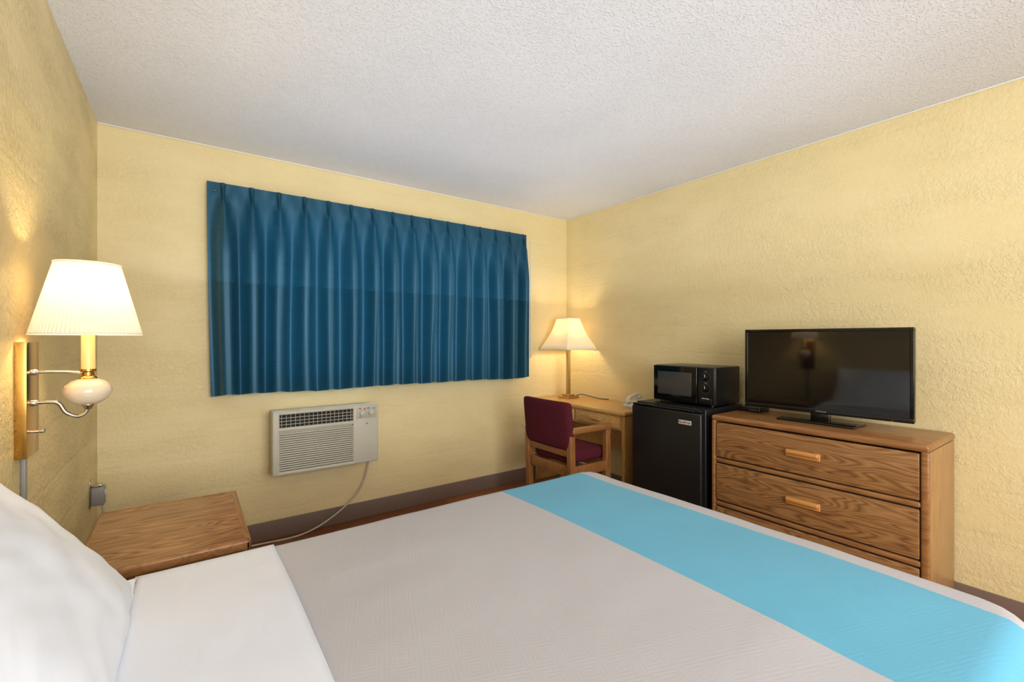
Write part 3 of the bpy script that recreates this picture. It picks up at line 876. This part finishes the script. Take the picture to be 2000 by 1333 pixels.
# ------------------------------------------------------------------ wall lamp
wx, wy = -.247, 1.882
wl = thing('wall_lamp', 'lit brass wall lamp with pleated white shade beside the bed', 'lamp', (XL, wy, 1.1))
obj('backplate', b1(XL, XL+.025, wy-.064, wy+.064, .944, 1.272, r=.001), m_brass, wl)
bm = B(); tube(bm, [(XL+.025, wy, 1.184), (-.30, wy, 1.182), (wx, wy, 1.176)], .0045)
lathe(bm, [(.009, 0), (.009, .006), (.006, .01)], (XL+.025, wy, 1.184), axis=(1, 0, 0), seg=16)
obj('arm', bm, m_chrome, wl)
bm = B(); tube(bm, [(XL+.025, wy, 1.094), (-.332, wy, 1.094), (-.311, wy, 1.088), (-.296, wy, 1.060), (-.271, wy, 1.046), (-.253, wy, 1.056), (wx, wy, 1.075)], .0055)
lathe(bm, [(.010, 0), (.010, .006), (.007, .01)], (XL+.025, wy, 1.094), axis=(1, 0, 0), seg=16)
obj('arm', bm, m_chrome, wl)
bm = B(); lathe(bm, [(.004, 0), (.004, .014), (.006, .015), (.006, .024), (.002, .026)], (XL+.025, wy, 1.010), axis=(1, 0, 0), seg=16)
obj('switch', bm, m_chrome, wl)
prof = [(.012, -.040), (.028, -.037), (.046, -.024), (.056, -.006), (.057, .004), (.052, .020), (.038, .033), (.018, .041)]
obj('body', lathe(B(), prof, (wx, wy, 1.120), seg=40), m_cream, wl, smooth=80)
obj('finial', lathe(B(), [(.003, -.012), (.009, -.008), (.012, 0), (.016, .004), (.016, .007)], (wx, wy, 1.075), seg=24), m_chrome, wl)
obj('collar', lathe(B(), [(.022, 0), (.020, .005), (.014, .010), (.014, .02), (.019, .024), (.019, .030)], (wx, wy, 1.159), seg=28), m_brass, wl)
obj('candle_sleeve', lathe(B(), [(.0165, 0), (.0165, .108)], (wx, wy, 1.187), seg=24), m_candle, wl)
bm = B(); lathe(bm, [(.130, 0), (.130, .006)], (wx, wy, 1.293), seg=360, capped=False)
lathe(bm, [(.128, .005), (.0765, .214)], (wx, wy, 1.293), seg=480, ripple=80, amp=.0013, capped=False)
lathe(bm, [(.0785, .213), (.0785, .219)], (wx, wy, 1.293), seg=360, capped=False)
s = obj('lamp_shade', bm, m_shade, wl, smooth=60)
bm = B(); tube(bm, [(wx-.075, wy, 1.50), (wx+.075, wy, 1.50)], .0015, smooth=False, seg=6); tube(bm, [(wx, wy-.075, 1.50), (wx, wy+.075, 1.50)], .0015, smooth=False, seg=6)
tube(bm, [(wx, wy, 1.29), (wx+.02, wy, 1.33), (wx+.035, wy, 1.40), (wx, wy, 1.50)], .0015, seg=6)
obj('shade_support', bm, m_brass, s)
obj('bulb', lathe(B(), [(.012, 0), (.014, .02), (.027, .05), (.028, .065), (.018, .088), (.002, .094)], (wx, wy, 1.30), seg=20), m_bulb, wl)
obj('cord_cover', b1(XL, XL+.012, wy-.008, wy+.008, .60, .944, r=.003), m_greyp, wl)

# ------------------------------------------------------------------ lights
def area(name, loc, target, sx, sy, e, c=(1, 1, 1)):
    l = bpy.data.lights.new(name, 'AREA'); l.shape = 'RECTANGLE'; l.size = sx; l.size_y = sy; l.energy = e; l.color = c
    o = bpy.data.objects.new(name, l); COL.objects.link(o); o.location = loc
    o.rotation_euler = (Vector(target)-Vector(loc)).to_track_quat('-Z', 'Y').to_euler()
    return o
def point(name, loc, e, c, rad=.02):
    l = bpy.data.lights.new(name, 'POINT'); l.energy = e; l.color = c; l.shadow_soft_size = rad
    o = bpy.data.objects.new(name, l); COL.objects.link(o); o.location = loc
area('added_softbox', (.7, -2.2, 1.5), (1.4, 3, 1.2), 2.0, 1.6, 112, (.93, .965, 1))  # added softbox behind the camera, not a fixture of the room
area('added_ceiling_wash', (1.3, 1.7, 1.62), (1.3, 1.701, 2.44), 2.8, 2.9, 15, (.93, .97, 1))  # added unseen uplight over the bed, only there to brighten the ceiling
point('wall_lamp_light', (wx, wy, 1.425), 5.5, (1, .78, .48), .03)
point('desk_lamp_light', (lx, ly, 1.38), 4.8, (1, .80, .50), .03)
wd = bpy.data.worlds.new('World'); scene.world = wd; wd.use_nodes = True
bg = wd.node_tree.nodes['Background']; bg.inputs['Color'].default_value = (.75, .88, 1, 1); bg.inputs['Strength'].default_value = 6.0

# ------------------------------------------------------------------ camera
cam = bpy.data.cameras.new('Camera'); cam.sensor_width = 36; cam.lens = 36*879/2000
cam.shift_y = -3.5/2000; cam.clip_start = .01
co = bpy.data.objects.new('Camera', cam); COL.objects.link(co)
co.location = (0, 0, 1.28)
co.rotation_euler = (R(90), 0, -math.atan2(.585, .811))
scene.camera = co
